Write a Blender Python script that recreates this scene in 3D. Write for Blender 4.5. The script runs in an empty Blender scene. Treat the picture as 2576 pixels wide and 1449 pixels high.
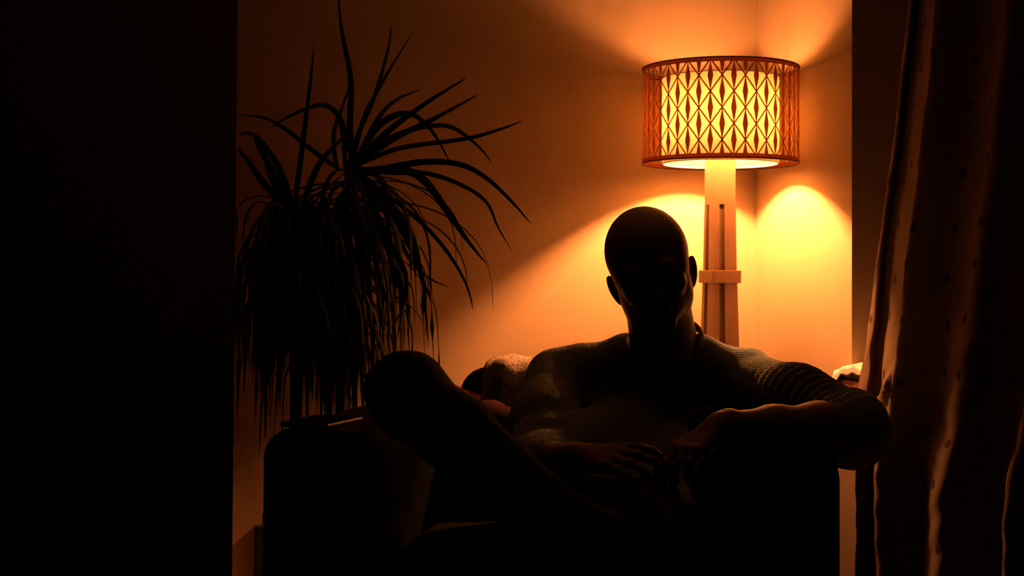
import bpy, bmesh, math, random
import numpy as np
from mathutils import Vector, Matrix
random.seed(7); rng = np.random.RandomState(5)
S = bpy.context.scene
C = S.collection
PI = math.pi

# ------------------------------------------------------------------ camera
F = 3400.0; ZC = 0.90; PITCH = 0.020; ROLL = 0.0055; HOR = 690.0
SH = (HOR - 724.5 - F*math.tan(PITCH))/2576.0
fwd = Vector((0, math.cos(PITCH), math.sin(PITCH)))
up0 = Vector((0, -math.sin(PITCH), math.cos(PITCH)))
rt0 = Vector((1, 0, 0))
rt = rt0*math.cos(ROLL) + up0*math.sin(ROLL)
up = up0*math.cos(ROLL) - rt0*math.sin(ROLL)
cam_loc = Vector((0, 0, ZC))
cd = bpy.data.cameras.new('camera'); cam = bpy.data.objects.new('camera', cd); C.objects.link(cam)
cam.matrix_world = Matrix(((rt.x, up.x, -fwd.x, 0), (rt.y, up.y, -fwd.y, 0), (rt.z, up.z, -fwd.z, ZC), (0, 0, 0, 1)))
cd.sensor_width = 36; cd.lens = F/2576*36; cd.shift_y = SH; cd.clip_start = .05
cd.dof.use_dof = True; cd.dof.focus_distance = 2.72; cd.dof.aperture_fstop = 5.6
S.camera = cam

def W(px, py, Y):
    """world point seen at photo pixel (px,py) at distance Y in front of the camera"""
    cx = (px-1288)/F; cy = -(py-724.5-SH*2576)/F
    d = fwd + rt*cx + up*cy
    return cam_loc + d*(Y/d.y)

# ------------------------------------------------------------------ materials
def mat(name, col, rough=.7, metal=0, bump=0, scale=60, var=0, spec=.3, sss=0, transl=0, detail=4, coat=0):
    m = bpy.data.materials.new(name); m.use_nodes = True
    nt = m.node_tree; b = nt.nodes['Principled BSDF']; out = nt.nodes['Material Output']
    b.inputs['Base Color'].default_value = (*col, 1)
    b.inputs['Roughness'].default_value = rough; b.inputs['Metallic'].default_value = metal
    b.inputs['Specular IOR Level'].default_value = spec
    tc = nt.nodes.new('ShaderNodeTexCoord')
    n = nt.nodes.new('ShaderNodeTexNoise'); n.inputs['Scale'].default_value = scale; n.inputs['Detail'].default_value = detail
    nt.links.new(tc.outputs['Object'], n.inputs['Vector'])
    if var:
        mx = nt.nodes.new('ShaderNodeMixRGB'); mx.inputs[1].default_value = (*[c*(1-var) for c in col], 1)
        mx.inputs[2].default_value = (*[min(1, c*(1+var)) for c in col], 1)
        nt.links.new(n.outputs[0], mx.inputs[0]); nt.links.new(mx.outputs[0], b.inputs['Base Color'])
    if bump:
        bp = nt.nodes.new('ShaderNodeBump'); bp.inputs['Strength'].default_value = bump; bp.inputs['Distance'].default_value = .004
        nt.links.new(n.outputs[0], bp.inputs['Height']); nt.links.new(bp.outputs[0], b.inputs['Normal'])
    if sss:
        b.inputs['Subsurface Weight'].default_value = sss; b.inputs['Subsurface Radius'].default_value = (.012, .004, .002)
        b.inputs['Subsurface Scale'].default_value = 1
    if transl:
        t = nt.nodes.new('ShaderNodeBsdfTranslucent'); t.inputs[0].default_value = (*col, 1)
        mx = nt.nodes.new('ShaderNodeMixShader'); mx.inputs[0].default_value = transl
        nt.links.new(b.outputs[0], mx.inputs[1]); nt.links.new(t.outputs[0], mx.inputs[2]); nt.links.new(mx.outputs[0], out.inputs[0])
    return m

WALLC = (.50, .325, .19)
M = {}
M['wall'] = mat('wall_paint', WALLC, .85, bump=.12, scale=180, var=.03, spec=.15)
M['ceil'] = mat('ceiling_paint', (.80, .76, .70), .9, spec=.1)
M['reveal'] = mat('reveal_paint', (.30, .2, .13), .85, spec=.1)
M['skirt'] = mat('dark_skirting', (.02, .013, .01), .5)
M['floor'] = mat('dark_carpet', (.07, .045, .03), .95, bump=.5, scale=300, var=.3)
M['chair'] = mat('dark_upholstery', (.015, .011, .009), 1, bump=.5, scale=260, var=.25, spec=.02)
M['wood_d'] = mat('dark_wood', (.10, .04, .02), .5, bump=.1, scale=20, var=.3)
M['wood_s'] = mat('sill_wood', (.24, .08, .035), .5, bump=.1, scale=14, var=.3)
M['panel'] = mat('painted_panel', (.34, .22, .14), .7, spec=.2)
M['skin'] = mat('skin', (.44, .26, .175), .5, bump=.15, scale=160, var=.08, spec=.3, sss=.15)
M['lip'] = mat('lip', (.35, .13, .09), .45, sss=.1)
M['eye'] = mat('eye_white', (.7, .65, .6), .2)
M['iris'] = mat('iris', (.06, .03, .02), .2)
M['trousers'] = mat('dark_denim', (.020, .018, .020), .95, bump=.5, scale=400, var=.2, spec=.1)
M['sock'] = mat('sock', (.02, .018, .018), .95, bump=.4, scale=300)
M['leaf'] = mat('leaf', (.024, .034, .012), .6, var=.3, scale=10, transl=.08, spec=.2)
M['cane'] = mat('cane', (.12, .08, .05), .9, bump=.6, scale=50, var=.4)
M['pot'] = mat('pot', (.08, .05, .04), .6)
M['soil'] = mat('soil', (.02, .013, .01), 1, bump=1, scale=80)
M['black'] = mat('black_plastic', (.01, .01, .01), .35)
M['edge'] = mat('metal_edge', (.12, .10, .09), .45, metal=.9)
M['screen'] = mat('dark_screen', (.01, .01, .012), .15, spec=.5)
M['brass'] = mat('brass', (.6, .4, .2), .35, metal=1)
M['cloth'] = mat('white_cloth', (.80, .74, .66), .9, bump=.4, scale=120)
M['rail'] = mat('rail', (.2, .15, .1), .4, metal=.6)
M['frame'] = mat('window_frame', (.5, .45, .4), .5)
M['lampwood'] = mat('lamp_wood', (.62, .36, .24), .55, bump=.1, scale=40, var=.10)
M['diffuser'] = mat('lamp_diffuser', (.56, .48, .32), .9, spec=0, transl=.35)
M['lattice'] = mat('lamp_lattice', (.34, .085, .02), .8, spec=.1, transl=.25)
M['trim'] = mat('lamp_trim', (.06, .02, .012), .7)
M['ear'] = M['skin']

def shirt_mat():
    m = mat('waffle_shirt', (.52, .51, .37), .95, spec=.1)
    m.node_tree.nodes['Principled BSDF'].inputs['Sheen Weight'].default_value = .5
    nt = m.node_tree; b = nt.nodes['Principled BSDF']
    tc = nt.nodes.new('ShaderNodeTexCoord')
    hs = []
    for d in ('X', 'Z'):
        w = nt.nodes.new('ShaderNodeTexWave'); w.bands_direction = d; w.inputs['Scale'].default_value = 95
        w.inputs['Distortion'].default_value = 1.5; w.inputs['Detail'].default_value = 0; w.inputs['Detail Scale'].default_value = .4
        nt.links.new(tc.outputs['Object'], w.inputs['Vector']); hs.append(w)
    mx = nt.nodes.new('ShaderNodeMath'); mx.operation = 'ADD'
    nt.links.new(hs[0].outputs[1], mx.inputs[0]); nt.links.new(hs[1].outputs[1], mx.inputs[1])
    bp = nt.nodes.new('ShaderNodeBump'); bp.inputs['Strength'].default_value = .55; bp.inputs['Distance'].default_value = .0016
    nt.links.new(mx.outputs[0], bp.inputs['Height']); nt.links.new(bp.outputs[0], b.inputs['Normal'])
    return m
M['shirt'] = shirt_mat()

def throw_mat():
    m = mat('woolly_throw', (.52, .30, .20), 1, spec=0)
    nt = m.node_tree; b = nt.nodes['Principled BSDF']
    tc = nt.nodes.new('ShaderNodeTexCoord')
    n = nt.nodes.new('ShaderNodeTexNoise'); n.inputs['Scale'].default_value = 190; n.inputs['Detail'].default_value = 6
    nt.links.new(tc.outputs['Object'], n.inputs['Vector'])
    r = nt.nodes.new('ShaderNodeValToRGB'); r.color_ramp.elements[0].position = .35; r.color_ramp.elements[1].position = .65
    r.color_ramp.elements[0].color = (.40, .26, .18, 1); r.color_ramp.elements[1].color = (.85, .64, .48, 1)
    nt.links.new(n.outputs[0], r.inputs[0]); nt.links.new(r.outputs[0], b.inputs['Base Color'])
    bp = nt.nodes.new('ShaderNodeBump'); bp.inputs['Strength'].default_value = 1; bp.inputs['Distance'].default_value = .006
    nt.links.new(n.outputs[0], bp.inputs['Height']); nt.links.new(bp.outputs[0], b.inputs['Normal'])
    return m
M['throw'] = throw_mat()

def cushion_mat():
    m = mat('patterned_cushion', (.5, .2, .1), .9, spec=.1)
    nt = m.node_tree; b = nt.nodes['Principled BSDF']
    tc = nt.nodes.new('ShaderNodeTexCoord')
    v = nt.nodes.new('ShaderNodeTexVoronoi'); v.inputs['Scale'].default_value = 11
    nt.links.new(tc.outputs['Object'], v.inputs['Vector'])
    sep = nt.nodes.new('ShaderNodeSeparateColor'); nt.links.new(v.outputs['Color'], sep.inputs[0])
    r = nt.nodes.new('ShaderNodeValToRGB'); r.color_ramp.interpolation = 'CONSTANT'
    e = r.color_ramp.elements; e[0].color = (.30, .035, .02, 1); e[1].position = .38; e[1].color = (.62, .40, .22, 1)
    x = e.new(.62); x.color = (.10, .03, .02, 1); x = e.new(.8); x.color = (.38, .07, .03, 1)
    nt.links.new(sep.outputs[0], r.inputs[0]); nt.links.new(r.outputs[0], b.inputs['Base Color'])
    return m
M['cushion'] = cushion_mat()

def curtain_mat():
    m = mat('sprigged_curtain', (.5, .28, .16), .95, spec=.05)
    nt = m.node_tree; b = nt.nodes['Principled BSDF']; out = nt.nodes['Material Output']
    tc = nt.nodes.new('ShaderNodeTexCoord')
    v = nt.nodes.new('ShaderNodeTexVoronoi'); v.voronoi_dimensions = '2D'; v.inputs['Scale'].default_value = 9; v.inputs['Randomness'].default_value = .35
    nz = nt.nodes.new('ShaderNodeTexNoise'); nz.inputs['Scale'].default_value = 60
    nt.links.new(tc.outputs['UV'], v.inputs['Vector']); nt.links.new(tc.outputs['UV'], nz.inputs['Vector'])
    a = nt.nodes.new('ShaderNodeMath'); a.operation = 'MULTIPLY_ADD'; a.inputs[1].default_value = .22
    nt.links.new(nz.outputs[0], a.inputs[0]); nt.links.new(v.outputs['Distance'], a.inputs[2])
    r = nt.nodes.new('ShaderNodeValToRGB'); r.color_ramp.interpolation = 'LINEAR'
    e = r.color_ramp.elements; e[0].position = .195; e[0].color = (.06, .03, .02, 1); e[1].position = .215; e[1].color = (.19, .115, .07, 1)
    nt.links.new(a.outputs[0], r.inputs[0]); nt.links.new(r.outputs[0], b.inputs['Base Color'])
    t = nt.nodes.new('ShaderNodeBsdfTranslucent'); nt.links.new(r.outputs[0], t.inputs[0])
    mx = nt.nodes.new('ShaderNodeMixShader'); mx.inputs[0].default_value = .12
    nt.links.new(b.outputs[0], mx.inputs[1]); nt.links.new(t.outputs[0], mx.inputs[2]); nt.links.new(mx.outputs[0], out.inputs[0])
    return m
M['curtain'] = curtain_mat()

def glass_mat():
    m = mat('window_glass', (.9, .9, .9), .02)
    b = m.node_tree.nodes['Principled BSDF']; b.inputs['Transmission Weight'].default_value = 1; b.inputs['IOR'].default_value = 1.45
    return m
M['glass'] = glass_mat()

LIGHT = (1.0, .355, .105)
def bulb_mat():
    m = bpy.data.materials.new('bulb_glow'); m.use_nodes = True; nt = m.node_tree
    nt.nodes.remove(nt.nodes['Principled BSDF'])
    e = nt.nodes.new('ShaderNodeEmission'); e.inputs[0].default_value = (*LIGHT, 1); e.inputs[1].default_value = BULB
    nt.links.new(e.outputs[0], nt.nodes['Material Output'].inputs[0]); return m
BULB = 4650.0
M['bulb'] = bulb_mat()

# ------------------------------------------------------------------ object helpers
def tag(o, label=None, cat=None, group=None, kind=None):
    if label: o['label'] = label
    if cat: o['category'] = cat
    if group: o['group'] = group
    if kind: o['kind'] = kind
    return o
def thing(name, loc, label, cat, rz=0):
    o = bpy.data.objects.new(name, None); C.objects.link(o); o.location = loc; o.rotation_euler = (0, 0, rz)
    o.empty_display_size = .05
    return tag(o, label, cat)
def link(name, verts, faces, m, parent=None, smooth=True, world=True):
    me = bpy.data.meshes.new(name); me.from_pydata([tuple(map(float, v)) for v in verts], [], [tuple(map(int, f)) for f in faces]); me.update()
    return fin(name, me, m, parent, smooth, world)
def wmat(o):
    return o.matrix_basis.copy() if o.parent is None else wmat(o.parent) @ o.matrix_parent_inverse @ o.matrix_basis
def fin(name, me, m, parent=None, smooth=True, world=True):
    o = bpy.data.objects.new(name, me); C.objects.link(o); me.materials.append(m)
    if smooth: me.shade_smooth()
    if parent is not None:
        o.parent = parent
        if world:
            o.matrix_parent_inverse = wmat(parent).inverted()
    return o
def bm_link(name, bm, m, parent=None, smooth=True, world=True):
    bmesh.ops.recalc_face_normals(bm, faces=bm.faces)
    me = bpy.data.meshes.new(name); bm.to_mesh(me); bm.free()
    return fin(name, me, m, parent, smooth, world)
def frame(o, ax, ay, az=Vector((0, 0, 1))):
    o = Vector(o); ax = Vector(ax).normalized(); ay = Vector(ay).normalized(); az = Vector(az).normalized()
    return Matrix(((ax.x, ay.x, az.x, o.x), (ax.y, ay.y, az.y, o.y), (ax.z, ay.z, az.z, o.z), (0, 0, 0, 1)))
def box_bm(lo, hi, mtx=None, bev=0, seg=3, bm=None):
    b2 = bmesh.new()
    r = bmesh.ops.create_cube(b2, size=1)
    lo = Vector(lo); hi = Vector(hi)
    for v in b2.verts: v.co = Vector(((v.co.x+.5)*(hi.x-lo.x)+lo.x, (v.co.y+.5)*(hi.y-lo.y)+lo.y, (v.co.z+.5)*(hi.z-lo.z)+lo.z))
    if bev: bmesh.ops.bevel(b2, geom=list(b2.edges), offset=bev, segments=seg, profile=.5, affect='EDGES')
    if mtx is not None: bmesh.ops.transform(b2, matrix=mtx, verts=b2.verts)
    if bm is None: return b2
    me = bpy.data.meshes.new('tmp'); b2.to_mesh(me); b2.free(); bm.from_mesh(me); bpy.data.meshes.remove(me)
    return bm
def tube(path, rad, n=10, caps=True):
    """verts, faces of a tube along path; rad scalar or list"""
    P = [Vector(p) for p in path]; V = []; Fc = []
    R = rad if hasattr(rad, '__len__') else [rad]*len(P)
    ref = Vector((0, 0, 1)) if abs((P[-1]-P[0]).normalized().z) < .9 else Vector((1, 0, 0))
    for i, p in enumerate(P):
        d = (P[min(i+1, len(P)-1)]-P[max(i-1, 0)]).normalized()
        a = d.cross(ref).normalized(); b = d.cross(a).normalized()
        for k in range(n):
            t = 2*PI*k/n; V.append(p+a*math.cos(t)*R[i]+b*math.sin(t)*R[i])
    for i in range(len(P)-1):
        for k in range(n):
            Fc.append((i*n+k, i*n+(k+1) % n, (i+1)*n+(k+1) % n, (i+1)*n+k))
    if caps: Fc.append(tuple(range(n))[::-1]); Fc.append(tuple((len(P)-1)*n+k for k in range(n)))
    return V, Fc
def lathe(prof, c, n=48, close=False):
    V = []; Fc = []; m = len(prof)
    for k in range(n):
        t = 2*PI*k/n
        for r, z in prof: V.append((c[0]+r*math.cos(t), c[1]+r*math.sin(t), c[2]+z))
    for k in range(n):
        for i in range(m if close else m-1):
            j = (i+1) % m; k2 = (k+1) % n
            Fc.append((k*m+i, k2*m+i, k2*m+j, k*m+j))
    return V, Fc
class Geo:
    def __init__(s): s.v = []; s.f = []
    def add(s, V, Fc):
        n = len(s.v); s.v += [tuple(v) for v in V]; s.f += [tuple(i+n for i in f) for f in Fc]; return s
    def build(s, name, m, parent=None, smooth=True): return link(name, s.v, s.f, m, parent, smooth)

# ------------------------------------------------------------------ room directions
PH = math.radians(16)
n1 = Vector((-math.sin(PH), math.cos(PH), 0))     # towards the back wall
n2 = Vector((math.cos(PH), math.sin(PH), 0))      # towards the window wall
FZ = .06                                           # floor level
LS = .9103
L0 = Vector((.600, 3.90, 0))*LS; A_, B_ = .262*LS, .241*LS
CR = L0 + n1*A_ + n2*B_                            # the room corner
def RW(t, o, z): return CR - n1*t - n2*o + Vector((0, 0, z))   # t along window wall from corner, o out into the room
def Tpx(px, o):
    d = (px-1288)/F; x0 = CR.x-n2.x*o; y0 = CR.y-n2.y*o
    return (d*y0-x0)/(-n1.x+d*n1.y)
TW = Tpx(2143, 0)
FR = frame(CR, -n1, -n2)                           # local x = t, local y = o (left-handed order is fixed by normals)
H = 2.35
def rbox(name, t0, t1, o0, o1, z0, z1, m, parent=None, bev=0, smooth=False):
    bm = box_bm((t0, o0, z0), (t1, o1, z1), FR, bev, 2)
    return bm_link(name, bm, m, parent, smooth)
st = lambda o: tag(o, kind='structure')
# window wall: plain piece by the corner, low part under the sill, then the opening, then the rest
st(rbox('wall_right', 0, TW, -.32, 0, FZ, H, M['wall']))
w2 = st(rbox('wall_right.001', TW, 2.15, -.32, 0, FZ, .612, M['wall']))
w3 = st(rbox('wall_right.002', TW, 2.15, -.32, 0, 2.12, H, M['wall']))
w4 = st(rbox('wall_right.003', 2.15, 3.2, -.32, 0, FZ, H, M['wall']))
# back wall: runs left from the corner (+extra to overlap)
bm = box_bm((-.12, 0, FZ), (0, 3.0, H), FR); st(bm_link('wall_back', bm, M['wall'], smooth=False))
bm = box_bm((-.32, -.32, FZ), (0, 0, H), FR); st(bm_link('wall_back.001', bm, M['wall'], smooth=False))
# wall nib on the left, its end face turned to the viewer
c1 = W(591, 700, 3.0)
d_ = (585-1288)/F; s_ = (CR.x-d_*CR.y)/(n2.x-d_*n2.y); c0 = CR-n2*s_+n1*.04
V = [(c1.x, c1.y, 0), (c0.x, c0.y, 0), (-2.3, c0.y-.45, 0), (-2.3, c1.y-.25, 0)]
V = [(a, b, FZ) for a, b, _ in V] + [(a, b, H) for a, b, _ in V]
st(link('wall_left', V, [(0, 1, 5, 4), (1, 2, 6, 5), (2, 3, 7, 6), (3, 0, 4, 7), (0, 3, 2, 1), (4, 5, 6, 7)], M['wall'], smooth=False))
bm = box_bm((-3.2, -.6, -.06), (2.4, 5.0, FZ)); st(bm_link('floor', bm, M['floor'], smooth=False))
bm = box_bm((-3.2, -.6, H), (2.4, 5.0, H+.06)); st(bm_link('ceiling', bm, M['ceil'], smooth=False))
bm = box_bm((0, 0, FZ), (.014, s_-.06, .258), FR, .004, 2); st(bm_link('baseboard_back', bm, M['skirt'], smooth=False))
st(rbox('baseboard_right', .016, Tpx(2110, .02)-.004, 0, .014, FZ, .258, M['skirt'], bev=.004))

# sill, panel under it, window
sill = rbox('window_sill', Tpx(2092, .048), 2.15, -.25, .048, .617, .651, M['wood_s'], bev=.006); st(sill); sill.name = 'trim_1'
pan = st(rbox('trim_2', Tpx(2110, .02), 2.15, .001, .020, FZ, .613, M['panel'], bev=.003))
wf = Geo()
for (a, b, c, d) in ((.674, .73, .655, 2.12), (2.09, 2.15, .655, 2.12), (1.38, 1.44, .655, 2.12)):
    bmx = None
bm = bmesh.new()
for (a, b, c, d) in ((TW+.002, .73, .655, 2.115), (2.09, 2.147, .655, 2.115), (1.38, 1.44, .655, 2.115), (.73, 2.09, .655, .71), (.73, 2.09, 2.05, 2.115)):
    box_bm((a, -.27, c), (b, -.22, d), FR, 0, bm=bm)
win = st(bm_link('window_1', bm, M['frame'], smooth=False))
for a, b in ((.73, 1.38), (1.44, 2.09)):
    p = bm_link('pane', box_bm((a, -.25, .71), (b, -.244, 2.05), FR), M['glass'], win, smooth=False)

# ------------------------------------------------------------------ curtain
lead = [(-200, 2300), (90, 2274), (222, 2258), (443, 2234), (629, 2207), (800, 2191), (846, 2184), (981, 2165), (1170, 2153), (1400, 2154), (1700, 2156)]
hem = [(-200, 2306), (90, 2281), (443, 2240), (629, 2213), (800, 2204), (889, 2192), (981, 2184), (1170, 2176), (1400, 2172), (1700, 2172)]
rdg = [(-200, 2380), (90, 2352), (188, 2342), (310, 2327), (423, 2315), (521, 2300), (653, 2285), (776, 2273), (954, 2253), (1070, 2241), (1148, 2220), (1263, 2210), (1400, 2209), (1700, 2215)]
def interp(tab, y):
    xs = [a for a, _ in tab]; ys = [b for _, b in tab]; return float(np.interp(y, xs, ys))
def cz(z): return HOR + (ZC-z)*F/2.80
NZ = 150; zs = [2.12*(1-i/(NZ-1)) + (FZ+.025)*(i/(NZ-1)) for i in range(NZ)]
rows = []
for z in zs:
    y = cz(z)
    low = min(1, max(0, (y-500)/500)); lf = min(1, max(0, (y-1040)/130))
    ol = .060*lf
    ctl = [(Tpx(interp(lead, y)+3, .052+ol)+.006, .054+ol), (Tpx(interp(lead, y), .062+ol), .062+ol), (Tpx(interp(hem, y), .076+ol*.5), .076+ol*.5),
           (Tpx(interp(hem, y)+ (interp(rdg, y)-interp(hem, y))*.36, .060), .058)]
    pr = interp(rdg, y); tr = Tpx(pr, .115)
    ctl += [(Tpx(pr-14, .108), .104), (tr, .115), (tr+.035, .095), (tr+.09, .066)]
    t = tr+.09; k = 0
    for dt, oo in ((.07, .088), (.06, .105), (.06, .075), (.07, .062), (.06, .10), (.05, .115), (.06, .07), (.07, .06), (.06, .095), (.06, .06)):
        t += dt*(1+.15*math.sin(k*2.1+z*1.3)); k += 1; ctl.append((t, oo+.006*math.sin(z*3+k)))
    # Catmull-Rom through the controls
    pts = []
    for i in range(len(ctl)-1):
        p0 = ctl[max(i-1, 0)]; p1 = ctl[i]; p2 = ctl[i+1]; p3 = ctl[min(i+2, len(ctl)-1)]
        for s in range(8):
            u = s/8; q = []
            for a in (0, 1):
                q.append(.5*((2*p1[a])+(-p0[a]+p2[a])*u+(2*p0[a]-5*p1[a]+4*p2[a]-p3[a])*u*u+(-p0[a]+3*p1[a]-3*p2[a]+p3[a])*u**3))
            pts.append(q)
    pts.append(list(ctl[-1]))
    out = []
    for j, (t, o) in enumerate(pts):
        wz = low*(.0022*math.sin(z*26+t*34+2*math.sin(z*9)) + .0014*math.sin(z*61-t*50+1.7*math.sin(z*17)))
        w0 = .0015*math.sin(z*19+t*23)
        if j < 5: wz *= .3
        crease = .014*math.exp(-(((z-(.70+ (t-.95)*.5))/.018)**2))*low*(1 if 14 < j < 34 else 0)
        out.append(RW(t+wz*.5, o+wz+w0+crease, z))
    rows.append(out)
nc = len(rows[0]); V = [p for r in rows for p in r]
Fc = [(i*nc+j, i*nc+j+1, (i+1)*nc+j+1, (i+1)*nc+j) for i in range(NZ-1) for j in range(nc-1)]
cur = thing('curtain', RW(1.3, .09, FZ), 'long pale curtain with tiny dark sprigs hanging beside the window reveal', 'curtain')
cur.rotation_euler = (0, 0, 0)
dr = link('drape', V, Fc, M['curtain'], cur)
uvl = dr.data.uv_layers.new(name='UVMap')
arc = np.zeros((NZ, nc))
for i in range(NZ):
    for j in range(1, nc): arc[i, j] = arc[i, j-1]+(rows[75][j]-rows[75][j-1]).length
for lp in dr.data.loops:
    vi = lp.vertex_index; i, j = divmod(vi, nc); uvl.data[lp.index].uv = (arc[i, j], zs[i])
sm = dr.modifiers.new('thick', 'SOLIDIFY'); sm.thickness = .0012
g = Geo(); g.add(*tube([RW(.80, .088, 2.17), RW(2.2, .088, 2.17)], .014, 14)); rail = g.build('curtain_rail', M['rail'])
tag(rail, 'horizontal metal pole the curtain hangs from above the window', 'curtain rail')
for t in (.86, 2.12):
    g = Geo(); g.add(*tube([RW(t, .001, 2.17), RW(t, .077, 2.17)], .008, 10)); g.build('bracket', M['rail'], rail)
for k in range(9):
    t = 1.02+k*.085
    V, Fc = lathe([(.019, -.003), (.022, 0), (.019, .003), (.016, 0)], (0, 0, 0), 20, True)
    mt = Matrix.Translation(RW(t, .088, 2.163)) @ frame((0, 0, 0), n2, Vector((0, 0, 1)), n1)
    g = Geo(); g.add([mt @ Vector(v) for v in V], Fc); g.build('ring', M['rail'], cur)

# ------------------------------------------------------------------ white cloth on the sill
V = []; nu, nv = 44, 14
for i in range(nu):
    u = i/(nu-1)
    for j in range(nv):
        v = j/(nv-1)
        t = Tpx(2088, .053)+u*.30 + .004*math.sin(v*9)
        o = .053-.10*v
        top = .658+.031*min(1, u/.22)**.6*(1-.10*u) + .003*math.sin(u*20+v*5)+.002*math.sin(u*41)
        if v < .18: top -= (0.18-v)/.18*(.020+.030*max(0, 1-u/.16)); o = .053-.006*v
        if u < .05: top -= (.05-u)/.05*.022
        V.append(RW(t, o, top))
Fc = [(i*nv+j, i*nv+j+1, (i+1)*nv+j+1, (i+1)*nv+j) for i in range(nu-1) for j in range(nv-1)]
# underside lies on the sill
base = len(V)
for i in range(nu):
    u = i/(nu-1)
    for j in range(nv):
        v = j/(nv-1); p = V[i*nv+j]
        V.append(Vector((p.x, p.y, (.6515 if v >= .18 else p.z-.006-(0 if v > .05 else 0)))))
Fc += [(base+i*nv+j, base+(i+1)*nv+j, base+(i+1)*nv+j+1, base+i*nv+j+1) for i in range(nu-1) for j in range(nv-1)]
for i in range(nu-1): Fc += [(i*nv, (i+1)*nv, base+(i+1)*nv, base+i*nv), (i*nv+nv-1, base+i*nv+nv-1, base+(i+1)*nv+nv-1, (i+1)*nv+nv-1)]
for j in range(nv-1): Fc += [(j, base+j, base+j+1, j+1), ((nu-1)*nv+j, (nu-1)*nv+j+1, base+(nu-1)*nv+j+1, base+(nu-1)*nv+j)]
cl = link('folded_cloth', V, Fc, M['cloth']); tag(cl, 'folded white cloth lying over the end of the brown window sill', 'cloth')

# ------------------------------------------------------------------ floor lamp
LX, LY = L0.x, L0.y; ZB, ZT = .9+.322*LS, .9+.5976*LS; R1 = .2240*LS; R2 = .1675*LS
lamp = thing('floor_lamp', (LX, LY, FZ), 'tall wooden floor lamp with a glowing lattice drum shade in the corner', 'floor lamp')
RL = math.radians(19)
lx = Vector((math.cos(RL), math.sin(RL), 0)); ly = Vector((-math.sin(RL), math.cos(RL), 0))
def section(hw, z, notch=True, cx=0, cy=0):
    """square outline with a slot in each side, centred on the lamp"""
    P = []
    a, b, dp = -.58*hw, -.08*hw, .28*hw
    if not notch: a = b = 0; dp = 0
    for k in range(4):
        c, s = math.cos(k*PI/2), math.sin(k*PI/2)
        for (x, y) in ((-hw, -hw), (a, -hw), (a, -hw+dp), (b, -hw+dp), (b, -hw)):
            X = x*c-y*s; Y = x*s+y*c
            P.append(Vector((LX, LY, z))+lx*X+ly*Y)
    return P
def post(name, secs, m, parent, notch=True):
    V = []; Fc = []; n = 20
    for hw, z in secs: V += section(hw, z, notch)
    for i in range(len(secs)-1):
        for k in range(n): Fc.append((i*n+k, i*n+(k+1) % n, (i+1)*n+(k+1) % n, (i+1)*n+k))
    Fc.append(tuple(range(n))[::-1]); Fc.append(tuple((len(secs)-1)*n+k for k in range(n)))
    return link(name, V, Fc, m, parent, smooth=False)
ZS = .9+.362*LS; ZBULB = .9+.454*LS
hwf = .64/2   # projected width factor of the rotated square ~ (cos+sin)
def hw(px): return px/F*3.55/2/(math.cos(RL)+math.sin(RL))
zpx = lambda y: W(1811, y, 3.55).z
post('lower_post', [(hw(124), FZ+.05), (hw(82), zpx(712))], M['lampwood'], lamp)
post('upper_post', [(hw(79), zpx(680)), (hw(74), zpx(515))], M['lampwood'], lamp)
post('top_post', [(hw(71.5), zpx(515)), (hw(72), ZS)], M['lampwood'], lamp, notch=False)
bm = box_bm((-hw(101), -hw(101), zpx(712)), (hw(101), hw(101), zpx(680)), Matrix.Translation((LX, LY, 0)) @ frame((0, 0, 0), lx, ly), .002, 2)
bm_link('collar', bm, M['lampwood'], lamp, smooth=False)
bm = box_bm((-.12, -.12, FZ), (.12, .12, FZ+.035), Matrix.Translation((LX, LY, 0)) @ frame((0, 0, 0), lx, ly), .004, 2)
box_bm((-.085, -.085, FZ+.035), (.085, .085, FZ+.055), Matrix.Translation((LX, LY, 0)) @ frame((0, 0, 0), lx, ly), .003, 2, bm)
bm_link('base', bm, M['lampwood'], lamp, smooth=False)

g = Geo(); g.add(*lathe([(0, 0), (.020, 0), (.020, .045), (.016, .056), (0, .056)], (LX, LY, ZS), 24)); g.build('socket', M['brass'], lamp)
g = Geo(); g.add(*lathe([(.001, -.036), (.013, -.030), (.018, -.022), (.026, -.010), (.028, 0), (.026, .012), (.018, .022), (.009, .027), (.001, .028)], (LX, LY, ZBULB), 24))
bulb = g.build('bulb', M['bulb'], lamp)
shade = None
# inner diffuser drum (open bottom; added disc over the top weakens the upward light)
zi0, zi1 = ZB+.001, ZT-.030*LS
g = Geo(); g.add(*lathe([(R2, zi0), (R2, zi1), (R2-.0012, zi1), (R2-.0012, zi0)], (LX, LY, 0), 96, True)); 
dif = g.build('diffuser', M['diffuser'], lamp)
def top_dimmer_mat():
    m = mat('top_dimmer', (.10, .08, .05), .9, spec=0, transl=.3); nt = m.node_tree; out = nt.nodes['Material Output']
    src = out.inputs[0].links[0].from_socket; t = nt.nodes.new('ShaderNodeBsdfTransparent'); mx = nt.nodes.new('ShaderNodeMixShader')
    mx.inputs[0].default_value = .09; nt.links.new(src, mx.inputs[1]); nt.links.new(t.outputs[0], mx.inputs[2]); nt.links.new(mx.outputs[0], out.inputs[0]); return m
g = Geo(); g.add(*lathe([(.001, zi1-.0015), (.07, zi1-.0015), (R2-.0015, zi1-.0015)], (LX, LY, 0), 72)); g.build('top_dimmer_disc', top_dimmer_mat(), dif)  # disc added only to dim the light leaving the top of the drum
rr = .0022
for zz in (zi0, zi1):
    g = Geo()
    prof = [(R2-.003+rr*math.cos(a), zz+rr*math.sin(a)) for a in [2*PI*i/8 for i in range(8)]]
    g.add(*lathe(prof, (LX, LY, 0), 72, True))
    g.build('diffuser_hoop', M['frame'], dif)
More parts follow.
